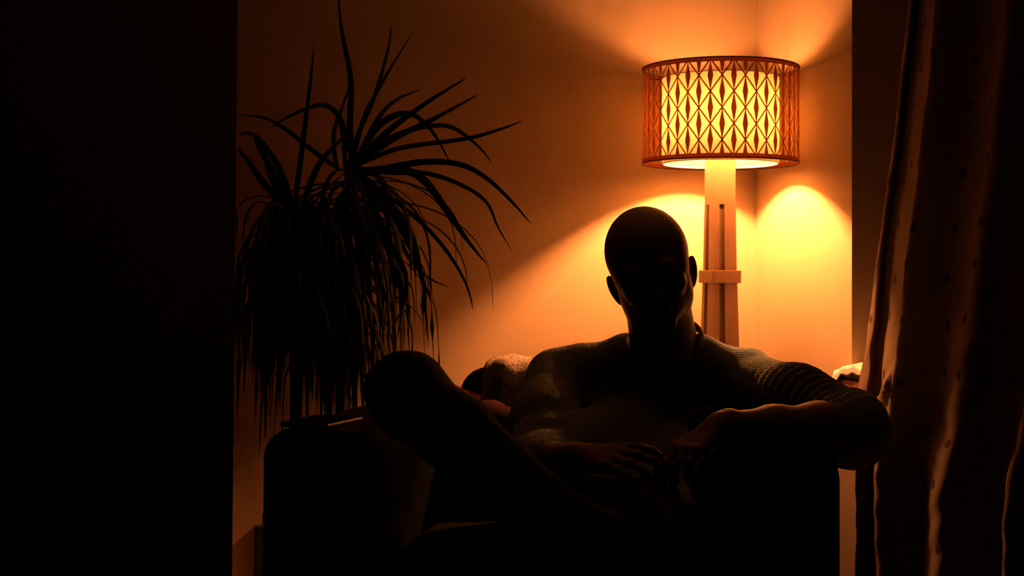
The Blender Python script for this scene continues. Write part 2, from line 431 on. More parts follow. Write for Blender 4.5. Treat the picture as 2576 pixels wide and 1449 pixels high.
# outer lattice drum
def shellpoly(g, pts, r0=R1, th=.0014, nsub=6):
    """extruded polygon (theta, z) laid on the cylinder"""
    n = len(pts); V = []
    for th_, z in pts: V.append((LX+r0*math.sin(th_), LY-r0*math.cos(th_), z))
    Fc = [tuple(range(n))]
    g.add(V, Fc)
def strip(g, t0, z0, t1, z1, w, r0=R1, sub=5):
    # strip of constant width w between two (theta,z) points, subdivided along
    dx = (t1-t0)*R1; dz = z1-z0; L = math.hypot(dx, dz); nx, nz = -dz/L*w/2, dx/L*w/2
    V = []; Fc = []; 
    for i in range(sub+1):
        u = i/sub; t = t0+(t1-t0)*u; z = z0+(z1-z0)*u
        for s in (1, -1): th_ = t+s*nx/R1; V.append((LX+r0*math.sin(th_), LY-r0*math.cos(th_), z+s*nz))
    for i in range(sub):
        a = i*2; b = a+2; Fc.append((a, a+1, b+1, b))
    g.add(V, Fc)
NCOL = 22; dt = PI/NCOL; ph = (1848-1811)/F*3.675/R1*0 + math.asin((1841.5-1811)/196)
zr0 = ZT-.0495*LS; dz = .0444*LS; zlo, zhi = ZB+.0125*LS, ZT-.0125*LS
g = Geo()
def clipdiamond(tc, zc, hwid, hh):
    pts = []
    # top half
    def wz(z): return hwid*(1-abs(z-zc)/hh)
    zt = min(zc+hh, zhi+.001); zb = max(zc-hh, zlo-.001)
    if zt <= zb: return None
    zl = [zt, zc, zb] if zb < zc < zt else [zt, zb]
    left = [(tc-max(wz(z), .0004/R1), z) for z in zl]; right = [(tc+max(wz(z), .0004/R1), z) for z in zl[::-1]]
    return left+right
for j in range(-1, 7):
    z = zr0-j*dz
    for i in range(2*NCOL):
        tc = ph+i*dt
        if (i+j) % 2 == 1:          # slim solid diamond
            p = clipdiamond(tc, z, .0074/R1, dz*.97)
            if p: shellpoly(g, p, R1-.0002)
        else:                       # crossing: strips down-left / down-right to the next row
            for s in (-1, 1):
                z1 = z-dz; a0, a1 = tc, tc+s*dt; zz0, zz1 = z, z1
                if zz0 > zhi+.002:
                    u = (zz0-(zhi+.002))/dz; a0 = tc+s*dt*u; zz0 = zhi+.002
                if zz1 < zlo-.002:
                    u = (zz0-(zlo-.002))/(dz) if zz0 == z else 1; a1 = tc+s*dt*((z-(zlo-.002))/dz); zz1 = zlo-.002
                if zz0 > zz1 and z > zlo and z1 < zhi: strip(g, a0, zz0, a1, zz1, .0039)
for (za, zb) in ((ZB, zlo), (zhi, ZT)):
    g.add(*lathe([(R1, za), (R1, zb)], (LX, LY, 0), 132))
t_s = math.asin((1993-1811)/196)
strip(g, t_s, ZB, t_s, ZT, .012, R1+.0012, 2)
lat = g.build('lampshade', M['lattice'], lamp, smooth=False)
for zz in (ZB, ZT):
    g = Geo(); prof = [(R1+.0002+.0018*math.cos(a), zz+.0018*math.sin(a)) for a in [2*PI*i/8 for i in range(8)]]
    g.add(*lathe(prof, (LX, LY, 0), 132, True))
    g.build('rim_trim', M['trim'], lat)
g = Geo()
for k in range(3):
    a = .5+k*2*PI/3
    g.add(*tube([(LX+.012*math.cos(a), LY+.012*math.sin(a), ZS+.055), (LX+.06*math.cos(a), LY+.06*math.sin(a), ZT-.03), (LX+(R1-.003)*math.cos(a), LY+(R1-.003)*math.sin(a), ZT-.012)], .0018, 6))
g.build('shade_frame', M['trim'], lamp)

# ------------------------------------------------------------------ armchair
psi = math.radians(11.8)
cr_ = Vector((math.cos(psi), -math.sin(psi), 0)); cb = Vector((math.sin(psi), math.cos(psi), 0))
A0 = Vector((-.482, 2.55, 0)); CW = 1.072
FC = frame(A0, cr_, cb)         # local x = across, y = back, z = up
chair = thing('armchair', A0+cr_*CW/2+cb*.4, 'wide dark upholstered armchair the man sits in', 'armchair')
def cbox(name, lo, hi, m, bev, seg=5, parent=chair, puff=0):
    bm = box_bm(lo, hi, None, bev, seg)
    if puff:
        lo = Vector(lo); hi = Vector(hi); c = (lo+hi)/2
        bmesh.ops.subdivide_edges(bm, edges=[e for e in bm.edges if e.calc_length() > .1], cuts=5, use_grid_fill=True)
        for v in bm.verts:
            q = Vector(((v.co.x-c.x)/(hi.x-lo.x)*2, (v.co.y-c.y)/(hi.y-lo.y)*2, (v.co.z-c.z)/(hi.z-lo.z)*2))
            if q.z > .5: v.co.z += puff*max(0, 1-q.x*q.x)*max(0, 1-q.y*q.y)
    bmesh.ops.transform(bm, matrix=FC, verts=bm.verts)
    return bm_link(name, bm, m, parent)
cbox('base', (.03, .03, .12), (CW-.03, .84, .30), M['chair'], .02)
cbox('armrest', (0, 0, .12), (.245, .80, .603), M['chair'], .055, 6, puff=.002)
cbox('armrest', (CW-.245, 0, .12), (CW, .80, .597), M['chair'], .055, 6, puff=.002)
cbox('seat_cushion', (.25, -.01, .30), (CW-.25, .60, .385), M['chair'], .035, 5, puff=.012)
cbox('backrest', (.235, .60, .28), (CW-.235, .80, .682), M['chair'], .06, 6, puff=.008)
for (x, y) in ((.06, .06), (CW-.06, .06), (.06, .78), (CW-.06, .78)):
    p = FC @ Vector((x, y, 0)); g = Geo(); g.add(*tube([(p.x, p.y, FZ), (p.x, p.y, .125)], [.018, .026], 14)); g.build('foot', M['wood_d'], chair)

# throw over the chair back
V = []; nu, nv = 90, 60; th_x0 = .305; th_w = .36
prof = []
def dr_path(s):     # s metres over the back: front hang, top, rear hang
    rr = .055; y0, y1 = .595, .805; zt = .695
    if s < .30: return (y0-.006, .35+s*(zt-rr-.35)/.30)
    s -= .30; q = rr*PI/2
    if s < q: a = s/rr; return (y0-.006+rr-rr*math.cos(a), zt-rr+rr*math.sin(a))
    s -= q; l = (y1-y0+.012-2*rr)
    if s < l: return (y0-.006+rr+s, zt+.004*math.sin(s/l*PI))
    s -= l
    if s < q: a = s/rr; return (y1+.006-rr+rr*math.sin(a), zt-rr+rr*math.cos(a))
    s -= q; return (y1+.008, zt-rr-s)
TL = .30+.055*PI+.11+.25
for i in range(nu):
    for j in range(nv):
        u = i/(nu-1); v = j/(nv-1)
        y, z = dr_path(u*TL)
        x = th_x0+v*th_w + .006*math.sin(u*14)
        nz = .0035*math.sin(v*31+u*9)+.003*math.sin(u*43+v*17)+random.uniform(-.0016, .0016)
        z2 = z+max(0, nz)+.002; 
        V.append(FC @ Vector((x, y-(nz+.004 if u < .45 else -nz-.004 if u > .7 else 0), z2)))
Fc = [(i*nv+j, i*nv+j+1, (i+1)*nv+j+1, (i+1)*nv+j) for i in range(nu-1) for j in range(nv-1)]
thr = link('throw_blanket', V, Fc, M['throw']); md = thr.modifiers.new('t', 'SOLIDIFY'); md.thickness = .006; md.offset = 1
tag(thr, 'woolly pale throw blanket draped over the back of the armchair', 'throw blanket')

# patterned cushion in the corner of the seat
def pillow(w, h, d, n=28):
    V = []; Fc = []
    for s in (1, -1):
        for i in range(n+1):
            for j in range(n+1):
                u = i/n*2-1; v = j/n*2-1
                e = (max(0, 1-abs(u)**2.6)*max(0, 1-abs(v)**2.6))**.45
                k = 1-.06*(1-abs(u*v))*0
                V.append(Vector((u*w/2*(1-.07*(1-v*v)*abs(u)), s*d/2*e, v*h/2*(1-.07*(1-u*u)*abs(v)))))
    m = (n+1)**2
    for s in (0, 1):
        for i in range(n):
            for j in range(n):
                q = (s*m+i*(n+1)+j, s*m+(i+1)*(n+1)+j, s*m+(i+1)*(n+1)+j+1, s*m+i*(n+1)+j+1); Fc.append(q if s == 0 else q[::-1])
    bm = bmesh.new(); vs = [bm.verts.new(v) for v in V]; 
    for f in Fc: bm.faces.new([vs[i] for i in f])
    bmesh.ops.remove_doubles(bm, verts=bm.verts, dist=1e-5)
    return bm
pb = pillow(.36, .30, .13)
cu = bm_link('cushion', pb, M['cushion'])
cu.matrix_world = FC @ (Matrix.Translation((.375, .505, .478)) @ Matrix.Rotation(math.radians(-24), 4, 'X') @ Matrix.Rotation(math.radians(14), 4, 'Y'))
tag(cu, 'red and cream patterned cushion tucked between the raised knee and the chair back', 'cushion')

# small tablet on the left armrest
near = W(825, 1072, 2.563); rgt = W(913, 1052, 2.705); lft = W(722, 1064, 2.618)
near.z = rgt.z = lft.z = 0
ta = (rgt-near).normalized(); tb = (lft-near); tb = (tb-ta*tb.dot(ta)).normalized()
TF = frame(near+Vector((0, 0, .6055)), ta, tb)
tab = thing('tablet', near+ta*.075+tb*.05+Vector((0, 0, .6055)), 'thin dark tablet with a pale metal edge lying on the left armrest', 'tablet')
bm = box_bm((0, 0, 0), (.150, .105, .0085), TF, .003, 3); bm_link('body', bm, M['edge'], tab)
bm = box_bm((.004, .004, .0086), (.146, .101, .0096), TF, 0); bm_link('screen', bm, M['screen'], tab, smooth=False)

# ------------------------------------------------------------------ signed-distance modelling
def surfnet(ops, lo, hi, h):
    lo = np.array(lo, float); hi = np.array(hi, float)
    n = np.ceil((hi-lo)/h).astype(int)+1; B = 16
    n = ((n+B-1)//B)*B
    V = np.full(tuple(n), 1.0, np.float32)
    hd = h*B*math.sqrt(3)/2
    ax = [lo[k]+h*np.arange(n[k]) for k in range(3)]
    for bi in range(0, n[0], B):
        for bj in range(0, n[1], B):
            for bk in range(0, n[2], B):
                c = np.array([[lo[0]+h*(bi+B/2-.5), lo[1]+h*(bj+B/2-.5), lo[2]+h*(bk+B/2-.5)]])
                ds = [o[0](c)[0] for o in ops]
                un = [d for d, o in zip(ds, ops) if o[1] > 0]
                dm = min(un)
                if dm > hd*1.15+.03: continue
                use = [o for d, o in zip(ds, ops) if (d < dm+2.3*hd+o[2]*2 if o[1] > 0 else d < 2.3*hd+o[2])]
                X, Y, Z = np.meshgrid(ax[0][bi:bi+B], ax[1][bj:bj+B], ax[2][bk:bk+B], indexing='ij')
                P = np.stack([X.ravel(), Y.ravel(), Z.ravel()], 1)
                acc = None
                for fn, md, k in use:
                    d = fn(P)
                    if md == 0: acc = acc + d; continue
                    if acc is None: acc = d if md > 0 else np.full(len(P), 1.0); 
                    elif md > 0:
                        if k > 0:
                            hh = np.clip(.5+.5*(d-acc)/k, 0, 1); acc = d*(1-hh)+acc*hh-k*hh*(1-hh)
                        else: acc = np.minimum(acc, d)
                    else:
                        if k > 0:
                            hh = np.clip(.5-.5*(d+acc)/k, 0, 1); acc = acc*(1-hh)-d*hh+k*hh*(1-hh)
                        else: acc = np.maximum(acc, -d)
                V[bi:bi+B, bj:bj+B, bk:bk+B] = acc.reshape(B, B, B)
    I = V < 0
    cs = np.zeros(tuple(n-1), np.int8)
    cor = [(a, b, c) for a in (0, 1) for b in (0, 1) for c in (0, 1)]
    for a, b, c in cor: cs += I[a:n[0]-1+a, b:n[1]-1+b, c:n[2]-1+c]
    act = np.argwhere((cs > 0) & (cs < 8))
    idx = np.full(tuple(n-1), -1, np.int64); idx[act[:, 0], act[:, 1], act[:, 2]] = np.arange(len(act))
    val = {q: V[act[:, 0]+q[0], act[:, 1]+q[1], act[:, 2]+q[2]] for q in cor}
    sm = np.zeros((len(act), 3)); ct = np.zeros(len(act))
    for q in cor:
        for k in range(3):
            if q[k] == 0:
                r = list(q); r[k] = 1; r = tuple(r); va, vb = val[q], val[r]
                m = (va < 0) != (vb < 0); dn = np.where(m, va-vb, 1); t = np.where(m, va/dn, 0)
                p = np.array(q, float)[None, :].repeat(len(act), 0); p[:, k] += t
                sm += p*m[:, None]; ct += m
    vert = lo+h*(act+sm/ct[:, None])
    faces = []
    for k in range(3):
        sl = [slice(0, None)]*3; a = [slice(0, None)]*3; b = [slice(0, None)]*3
        a[k] = slice(0, n[k]-1); b[k] = slice(1, n[k])
        Ia, Ib = I[tuple(a)], I[tuple(b)]
        e = np.argwhere(Ia != Ib)
        u, v = (k+1) % 3, (k+2) % 3
        ok = (e[:, u] > 0) & (e[:, v] > 0) & (e[:, u] < n[u]-1) & (e[:, v] < n[v]-1); e = e[ok]
        fl = Ia[e[:, 0], e[:, 1], e[:, 2]]
        def cell(du, dv):
            c = e.copy(); c[:, u] -= du; c[:, v] -= dv; return idx[c[:, 0], c[:, 1], c[:, 2]]
        q = np.stack([cell(1, 1), cell(0, 1), cell(0, 0), cell(1, 0)], 1)
        q[~fl] = q[~fl][:, ::-1]; faces.append(q)
    faces = np.concatenate(faces)
    faces = faces[(faces >= 0).all(1)]
    return vert, faces
def np_mesh(name, vert, faces, m, parent):
    me = bpy.data.meshes.new(name)
    me.vertices.add(len(vert)); me.vertices.foreach_set('co', vert.astype(np.float32).ravel())
    me.loops.add(len(faces)*4); me.loops.foreach_set('vertex_index', faces.astype(np.int32).ravel())
    me.polygons.add(len(faces)); me.polygons.foreach_set('loop_start', np.arange(0, len(faces)*4, 4, dtype=np.int32))
    me.update(); me.validate()
    return fin(name, me, m, parent)
def ell(c, r, R=None):
    c = np.array(c, float); r = np.array(r, float); Rm = None if R is None else np.array(R, float)
    def f(P):
        p = P-c
        if Rm is not None: p = p @ Rm
        k0 = np.sqrt(((p/r)**2).sum(1)); k1 = np.sqrt(((p/(r*r))**2).sum(1))+1e-9
        return k0*(k0-1)/k1
    return f
def cap(a, b, ra, rb):
    a = np.array(a, float); b = np.array(b, float); d = b-a; L = max((d*d).sum(), 1e-12)
    def f(P):
        t = np.clip(((P-a) @ d)/L, 0, 1); return np.sqrt(((P-a-t[:, None]*d)**2).sum(1))-(ra+(rb-ra)*t)
    return f
def chain(ops, pts, rad, k=.01):
    for i in range(len(pts)-1): ops.append((cap(pts[i], pts[i+1], rad[i], rad[i+1]), 1, k))

# joints -------------------------------------------------------------
hd_c = W(1634, 668, 2.72)
neck0 = W(1672, 850, 2.80); neck1 = W(1650, 735, 2.755)
shR = W(1398, 950, 2.91); shL = W(1880, 957, 2.88)           # image-left, image-right shoulder
elR = W(1352, 1165, 2.68); wrR = W(1452, 1150, 2.44)
elL = W(2140, 1082, 2.56); wrL = W(1812, 1075, 2.42)
hipR = Vector((.110, 2.50, .445)); hipL = Vector((.250, 2.54, .455))
knR = W(1024, 991, 2.45); anR = W(1385, 1285, 2.20)
knL = Vector((.135, 2.13, .43)); anL = Vector((.10, 2.12, .115))
chest = W(1640, 1035, 2.90); belly = W(1560, 1185, 2.68); pel = (hipR+hipL)/2

person = thing('person', (pel.x, pel.y, .385), 'bald man in dark waffle shirt slouched in the armchair, knee raised, hands in lap', 'person')

# head frame
def rotm(rx, ry, rz): return (Matrix.Rotation(rz, 3, 'Z') @ Matrix.Rotation(ry, 3, 'Y') @ Matrix.Rotation(rx, 3, 'X'))
HR = rotm(math.radians(15), math.radians(-14), math.radians(-6))
HRn = np.array(HR)
def hp(x, y, z): return hd_c + HR @ Vector((x, y, z))
def hell(c, r, rot=None):
    R = HRn if rot is None else HRn @ np.array(rot)
    return ell(hp(*c), r, R)
def head_ops():
    o = []
    U = lambda f, k=.02: o.append((f, 1, k)); D = lambda f, k=.01: o.append((f, -1, k))
    U(hell((0, .022, .030), (.0815, .099, .086)))
    U(hell((0, -.012, .020), (.073, .080, .072)), .03)
    U(hell((0, -.022, -.030), (.066, .066, .066)), .03)
    U(hell((0, -.028, -.075), (.052, .056, .045)), .03)      # jaw
    U(hell((0, -.078, -.106), (.022, .016, .018)), .025)     # chin
    for s in (-1, 1):
        U(hell((s*.052, .004, -.068), (.018, .034, .034)), .03)    # jaw angle
        U(hell((s*.040, -.072, -.030), (.020, .014, .016)), .02)   # cheek bone
        U(hell((s*.026, -.090, .018), (.024, .010, .008)), .015)   # brow
        D(hell((s*.032, -.098, -.004), (.018, .015, .012)), .012)  # eye socket
        U(hell((s*.032, -.080, -.004), (.0125, .0125, .0115)), .003)  # eyelid ball
        D(hell((s*.033, -.094, -.0055), (.010, .004, .0018)), .002)
    U(cap(hp(0, -.092, .004), hp(0, -.112, -.034), .007, .009), .010)   # nose
    U(hell((0, -.112, -.037), (.011, .010, .009)), .006)
    for s in (-1, 1): U(hell((s*.012, -.103, -.040), (.008, .009, .007)), .006); D(hell((s*.007, -.108, -.047), (.0035, .005, .003)), .002)
    U(hell((0, -.092, -.062), (.024, .010, .0055)), .006)
    U(hell((0, -.091, -.073), (.021, .010, .0065)), .006)
    D(hell((0, -.104, -.0675), (.022, .006, .0012)), .003)
    for s in (-1, 1):
        ex = s*.078
        rot = rotm(0, math.radians(s*8), math.radians(s*-32))
        U(hell((ex+s*.004, .014, -.034), (.0060, .017, .032), rot), .004)
        U(hell((ex-s*.003, .016, -.058), (.0055, .009, .010)), .006)
        D(hell((ex+s*.006, .006, -.031), (.0045, .0095, .019), rot), .003)
        U(hell((ex+s*.000, -.001, -.038), (.004, .004, .006)), .003)
    return o
body = head_ops()
# neck, trunk
body.append((cap(neck0+Vector((-.002, .02, -.03)), neck1, .066, .060), 1, .025))
body.append((cap(hp(0, .035, -.05), W(1690, 905, 2.87), .056, .060), 1, .03))
up_ = Vector((0, 0, 1))
tx = (shL-shR).normalized(); ty = (chest-belly).normalized(); tz = tx.cross(ty).normalized(); ty = tz.cross(tx)
TR = np.array(Matrix(((tx.x, tz.x, ty.x), (tx.y, tz.y, ty.y), (tx.z, tz.z, ty.z))))
body += [(ell(chest+ty*.02, (.150, .078, .13), TR), 1, .03), (ell(belly, (.13, .08, .13), TR), 1, .05), (ell(pel, (.14, .09, .09)), 1, .05)]
body.append((cap(shR+Vector((.03, 0, .0)), shL-Vector((.03, 0, 0)), .036, .036), 1, .04))
chain(body, [shR, elR], [.044, .036], .03); chain(body, [elR, elR+(wrR-elR)*.3, wrR], [.036, .039, .024], .02)
chain(body, [shL, elL], [.044, .037], .03)
fd = (wrL-elL); chain(body, [elL, elL+fd*.25+up_*.003, elL+fd*.6+up_*.002, wrL], [.037, .045, .037, .027], .025)
chain(body, [hipR, hipR+(knR-hipR)*.5-up_*.024, knR], [.060, .048, .045], .03); chain(body, [knR, knR+(anR-knR)*.3, anR], [.045, .042, .03], .02)
chain(body, [hipL, knL], [.075, .045], .03); chain(body, [knL, knL+(anL-knL)*.3, anL], [.045, .042, .03], .02)

def hand(ops, wr, Fw, N, thumb, curl, spread=.25, scale=1.0, lift=(0, 0, 0, 0)):
    """Fw: direction of fingers, N: back-of-hand normal, thumb: +-1 side"""
    Fw = Vector(Fw).normalized(); N = Vector(N); N = (N-Fw*N.dot(Fw)).normalized(); Sd = Fw.cross(N).normalized()*thumb
    s = scale; tips = []
    ops.append((cap(wr-Fw*.02, wr+Fw*.02, .024*s, .022*s), 1, .012))
    offs = (.027, .009, -.010, -.028); lens = (.071, .079, .073, .058); kn = (.086, .090, .086, .078)
    for i in range(4):
        k = wr+Fw*kn[i]*s+Sd*offs[i]*s
        ops.append((cap(wr+Fw*.022*s+Sd*offs[i]*.55*s-N*.002, k-N*.002, .0145*s, .0105*s), 1, .014))
        ang = -curl[i][0]; p = k; side = offs[i]/.027*spread*.35
        fr = lens[i]*s
        for j, fl in enumerate((.45, .31, .24)):
            d = (Fw*math.cos(ang)+N*math.sin(ang)+Sd*side*math.cos(ang)).normalized(); q = p+d*fr*fl
            r0 = (.0092, .0080, .0072)[j]*s; r1 = (.0080, .0072, .0060)[j]*s
            ops.append((cap(p, q, r0, r1), 1, .003 if j else .006))
            ops.append((ell(p+N*.001, (r0*1.10,)*3), 1, .004))
            if j == 2: tips.append((q, d, i))
            p = q; ang -= curl[i][1+j] if j < 2 else 0
    # palm body and heel
    ops.append((ell(wr+Fw*.05*s-N*.004, (.040*s, .030*s, .0125*s), np.array(Matrix(((Fw.x, Sd.x, N.x), (Fw.y, Sd.y, N.y), (Fw.z, Sd.z, N.z))))), 1, .01))
    # thumb leaves the side near the base
    t0 = wr+Fw*.022*s+Sd*.020*s-N*.008; t1 = t0+(Fw*.62+Sd*.66-N*.30).normalized()*.040*s
    t2 = t1+(Fw*.86+Sd*.36-N*.28).normalized()*.032*s; t3 = t2+(Fw*.97+Sd*.08-N*.22).normalized()*.024*s
    ops += [(cap(t0, t1, .0150*s, .0110*s), 1, .012), (cap(t1, t2, .0105*s, .0092*s), 1, .004), (cap(t2, t3, .0092*s, .0075*s), 1, .003)]
    tips.append((t3, (t3-t2).normalized(), 4))
    return [(a, b, N) for a, b, _ in tips]
hR = W(1585, 1150, 2.37)
tips = hand(body, wrR, (hR-wrR), (-.25, -.45, .86), -1, [(.05, .35, .25), (.10, .40, .3), (.20, .42, .3), (.28, .45, .3)])
hL = W(1690, 1150, 2.37)
tips += hand(body, wrL, (hL-wrL), (-.45, -.35, .85), 1, [(.30, .45, .3), (.35, .5, .35), (.38, .5, .35), (.4, .5, .3)])
# feet
def foot_ops(an, d):
    d = Vector(d).normalized(); return [(cap(an, an+d*.05-up_*.02, .036, .038), 1, .02), (cap(an-d*.03-up_*.03, an+d*.14-up_*.035, .030, .030), 1, .02), (cap(an+d*.12-up_*.038, an+d*.18-up_*.042, .030, .022), 1, .02)]
footd = (W(1540, 1335, 2.12)-anR)
body_feet = foot_ops(anL, (-.1, -1, 0))
body += [(cap(anL, anL+Vector((0, -.12, -.03)), .028, .02), 1, .02), (cap(anR, anR+footd.normalized()*.12, .028, .02), 1, .02)]
lo = np.array([-.30, 1.90, .0]); hi = np.array([.78, 3.06, 1.12])
v, f = surfnet(body, lo, hi, .0034)
np_mesh('body', v, f, M['skin'], person)

# fingernails, eyes
for p, d, N in tips:
    c = p+N*.0052+d*.001; sd = d.cross(N).normalized()
    Vn = []; Fn = []
    for i in range(5):
        for j in range(5):
            a = (j/4-.5)*2; b = (i/4-.5)*2
            Vn.append(c+sd*a*.0042+d*b*.0052+N*(.0015-.0014*a*a-.0006*b*b))
    Fn = [(i*5+j, i*5+j+1, (i+1)*5+j+1, (i+1)*5+j) for i in range(4) for j in range(4)]
    nl = link('fingernail', Vn, Fn, M['nail'] if 'nail' in M else M.setdefault('nail', mat('nail', (.55, .32, .24), .25, spec=.5)), person)
    md = nl.modifiers.new('t', 'SOLIDIFY'); md.thickness = .0006
def ball(c, r, n=14):
    return lathe([(max(.0001, r*math.sin(PI*i/n)), -r*math.cos(PI*i/n)) for i in range(n+1)], c, 20)
for s in (-1, 1):
    g = Geo(); g.add(*ball(hp(s*.032, -.0795, -.0050), .0118)); e_ = g.build('eyeball', M['eye'], person)
    g = Geo(); g.add(*ball(hp(s*.032, -.0866, -.0052), .0053)); g.build('iris', M['iris'], e_)

# ---------------------------------------------------------------- shirt
sh = []
Rt = TR
sh += [(ell(chest+ty*.035, (.188, .122, .150), Rt), 1, .05), (ell(belly+ty*.01, (.165, .118, .160), Rt), 1, .06), (ell(pel+Vector((0, 0, .01)), (.165, .115, .10)), 1, .05)]
sh.append((cap(W(1470, 925, 2.90), W(1800, 925, 2.89), .053, .053), 1, .05))
sh.append((cap(W(1582, 897, 2.86), W(1756, 899, 2.86), .050, .050), 1, .04))
chain(sh, [shR, shR+(elR-shR)*.5+Vector((-.010, 0, 0)), elR, elR+(wrR-elR)*.30], [.064, .062, .055, .048], .035)
sm_ = shL+(elL-shL)*.5
chain(sh, [shL+Vector((-.01, 0, .004)), sm_+up_*.010, elL+Vector((.002, 0, 0)), elL+fd*.10-up_*.004], [.062, .062, .063, .058], .035)
sh.append((ell(W(2160, 1072, 2.56), (.038, .045, .058)), 1, .03))
sh.append((ell(W(2135, 1105, 2.55), (.050, .042, .044)), 1, .03))
sh.append((ell(W(1888, 908, 2.87), (.032, .04, .026)), 1, .02))
# neck hole
nax = (W(1660, 800, 2.775)-W(1685, 900, 2.84))
sh.append((cap(W(1674, 872, 2.835), W(1655, 780, 2.80), .072, .082), -1, .006))
aL = np.array(shL); uL = np.array((elL-shL).normalized()); LL = (elL-shL).length
aR = np.array(shR); uR = np.array((elR-shR).normalized()); LR = (elR-shR).length
an_ = np.array(wrL-elL); 
def folds(P):
    d = np.zeros(len(P))
    # compression folds on the bent sleeve
    q = P-aL; s = q @ uL; rad = np.sqrt(np.maximum((q*q).sum(1)-s*s, 0)); front = np.clip((q[:, 2]-s*uL[2]+.05)/.06, 0, 1)
    m = np.exp(-((s-(LL-.10))/.085)**2)*(rad < .11)
    d += -.0115*m*front*(np.abs(np.sin(s*135+q[:, 2]*25-q[:, 1]*12))**.7*2-1)
    # long pulls running from the armpit down across the chest
    ax_ = P[:, 0]-float(shL.x)+.02; az_ = P[:, 2]-float(shL.z)+.03
    an = np.arctan2(az_, -ax_+1e-6); rr = np.hypot(ax_, az_)
    m2 = np.clip((rr-.03)/.05, 0, 1)*np.exp(-(rr/.26)**2)*(ax_ < .03)*np.exp(-((an+.45)/.75)**2)
    d += -.0100*m2*np.sin(an*17+rr*10)
    # soft wrinkles on the other sleeve
    q = P-aR; s = q @ uR
    m3 = np.exp(-((s-LR*.8)/.07)**2)*(np.sqrt(np.maximum((q*q).sum(1)-s*s, 0)) < .10)
    d += -.003*m3*np.sin(s*100+q[:, 0]*30)
    d += -.0022*np.sin(P[:, 0]*24+P[:, 2]*11+1)*np.sin(P[:, 2]*27-P[:, 0]*7)
    return d
def zero_c(P): return folds(P)
sh.append((zero_c, 0, 0))
# the fold function must never be culled
def surf_with_folds(ops, lo, hi, h):
    base = [o for o in ops if o[1] != 0]; fo = [o for o in ops if o[1] == 0]
    full = base[:]
    class K: pass
    # wrap: fold added after the last op through a sentinel that always stays
    def sentinel(P, fo=fo): return folds(P)
    return surfnet_add(full, folds, lo, hi, h)
def surfnet_add(ops, add, lo, hi, h):
    global _ADD
    _src = ops
    o2 = []
    for (fn, md, k) in ops:
        if md > 0: o2.append(((lambda P, fn=fn: fn(P)+add(P)), md, k))
        else: o2.append((fn, md, k))
    return surfnet(o2, lo, hi, h)
v, f = surf_with_folds(sh, np.array([-.05, 2.25, .30]), np.array([.80, 3.08, .88]), .0042)
shirt = np_mesh('shirt', v, f, M['shirt'], person)
# ribbed collar
cc = W(1668, 866, 2.84); V = []; n = 72; npf = 10
cax = (W(1655, 790, 2.765)-W(1680, 900, 2.83)).normalized()
ca = Vector((1, 0, 0)); ca = (ca-cax*ca.dot(cax)).normalized(); cb_ = cax.cross(ca)
for i in range(n):
    t = 2*PI*i/n
    e = ca*math.cos(t)*.083+cb_*math.sin(t)*.072
    dip = cax*(-.018*max(0, -math.sin(t))**2 + .004*math.cos(t)**2)
    for j in range(npf):
        a = 2*PI*j/npf; V.append(cc+e+dip+e.normalized()*math.cos(a)*.0042+cax*math.sin(a)*.0125)
Fc = [(i*npf+j, ((i+1) % n)*npf+j, ((i+1) % n)*npf+(j+1) % npf, i*npf+(j+1) % npf) for i in range(n) for j in range(npf)]
link('collar', V, Fc, M['shirt'], shirt)

# ---------------------------------------------------------------- trousers, socks
tr = [(ell(pel-Vector((0, 0, .01)), (.158, .115, .092)), 1, .05)]
chain(tr, [hipR, hipR+(knR-hipR)*.5-up_*.024, knR, knR+(anR-knR)*.35, anR], [.078, .062, .066, .062, .050], .03)
tr.append((ell(knR+Vector((0, .0, .004)), (.069, .070, .067)), 1, .03))
chain(tr, [hipL, hipL+(knL-hipL)*.5, knL, knL+(anL-knL)*.35, anL+up_*.05], [.090, .082, .068, .062, .055], .03)
def tf(P): return -.0022*np.sin(P[:, 0]*60+P[:, 2]*25)*np.sin(P[:, 1]*31+P[:, 2]*45)
v, f = surfnet_add(tr, tf, np.array([-.32, 1.95, .05]), np.array([.48, 2.76, .82]), .0060)
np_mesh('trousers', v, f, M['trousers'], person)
for an0, d0 in ((anR, footd), (anL, Vector((-.1, -1, -.0)))):
    d0 = d0.normalized(); bl = up_ if abs(d0.z) < .4 else up_
    kk = (knR if an0 == anR else knL); uu = (kk-an0).normalized()
    sk = [(cap(an0, an0+uu*.07, .037, .040), 1, .015), (cap(an0, an0+d0*.13, .035, .028), 1, .015), (cap(an0, an0+d0*.05, .034, .036), 1, .02), (cap(an0-d0*.035-up_*.02, an0+d0*.12-up_*.022, .031, .031), 1, .02), (cap(an0+d0*.11-up_*.024, an0+d0*.165-up_*.026, .031, .024), 1, .02)]
    c = an0+d0*.06
    v, f = surfnet(sk, np.array(c)-.17, np.array(c)+.17, .006)
    np_mesh('sock', v, f, M['sock'], person)

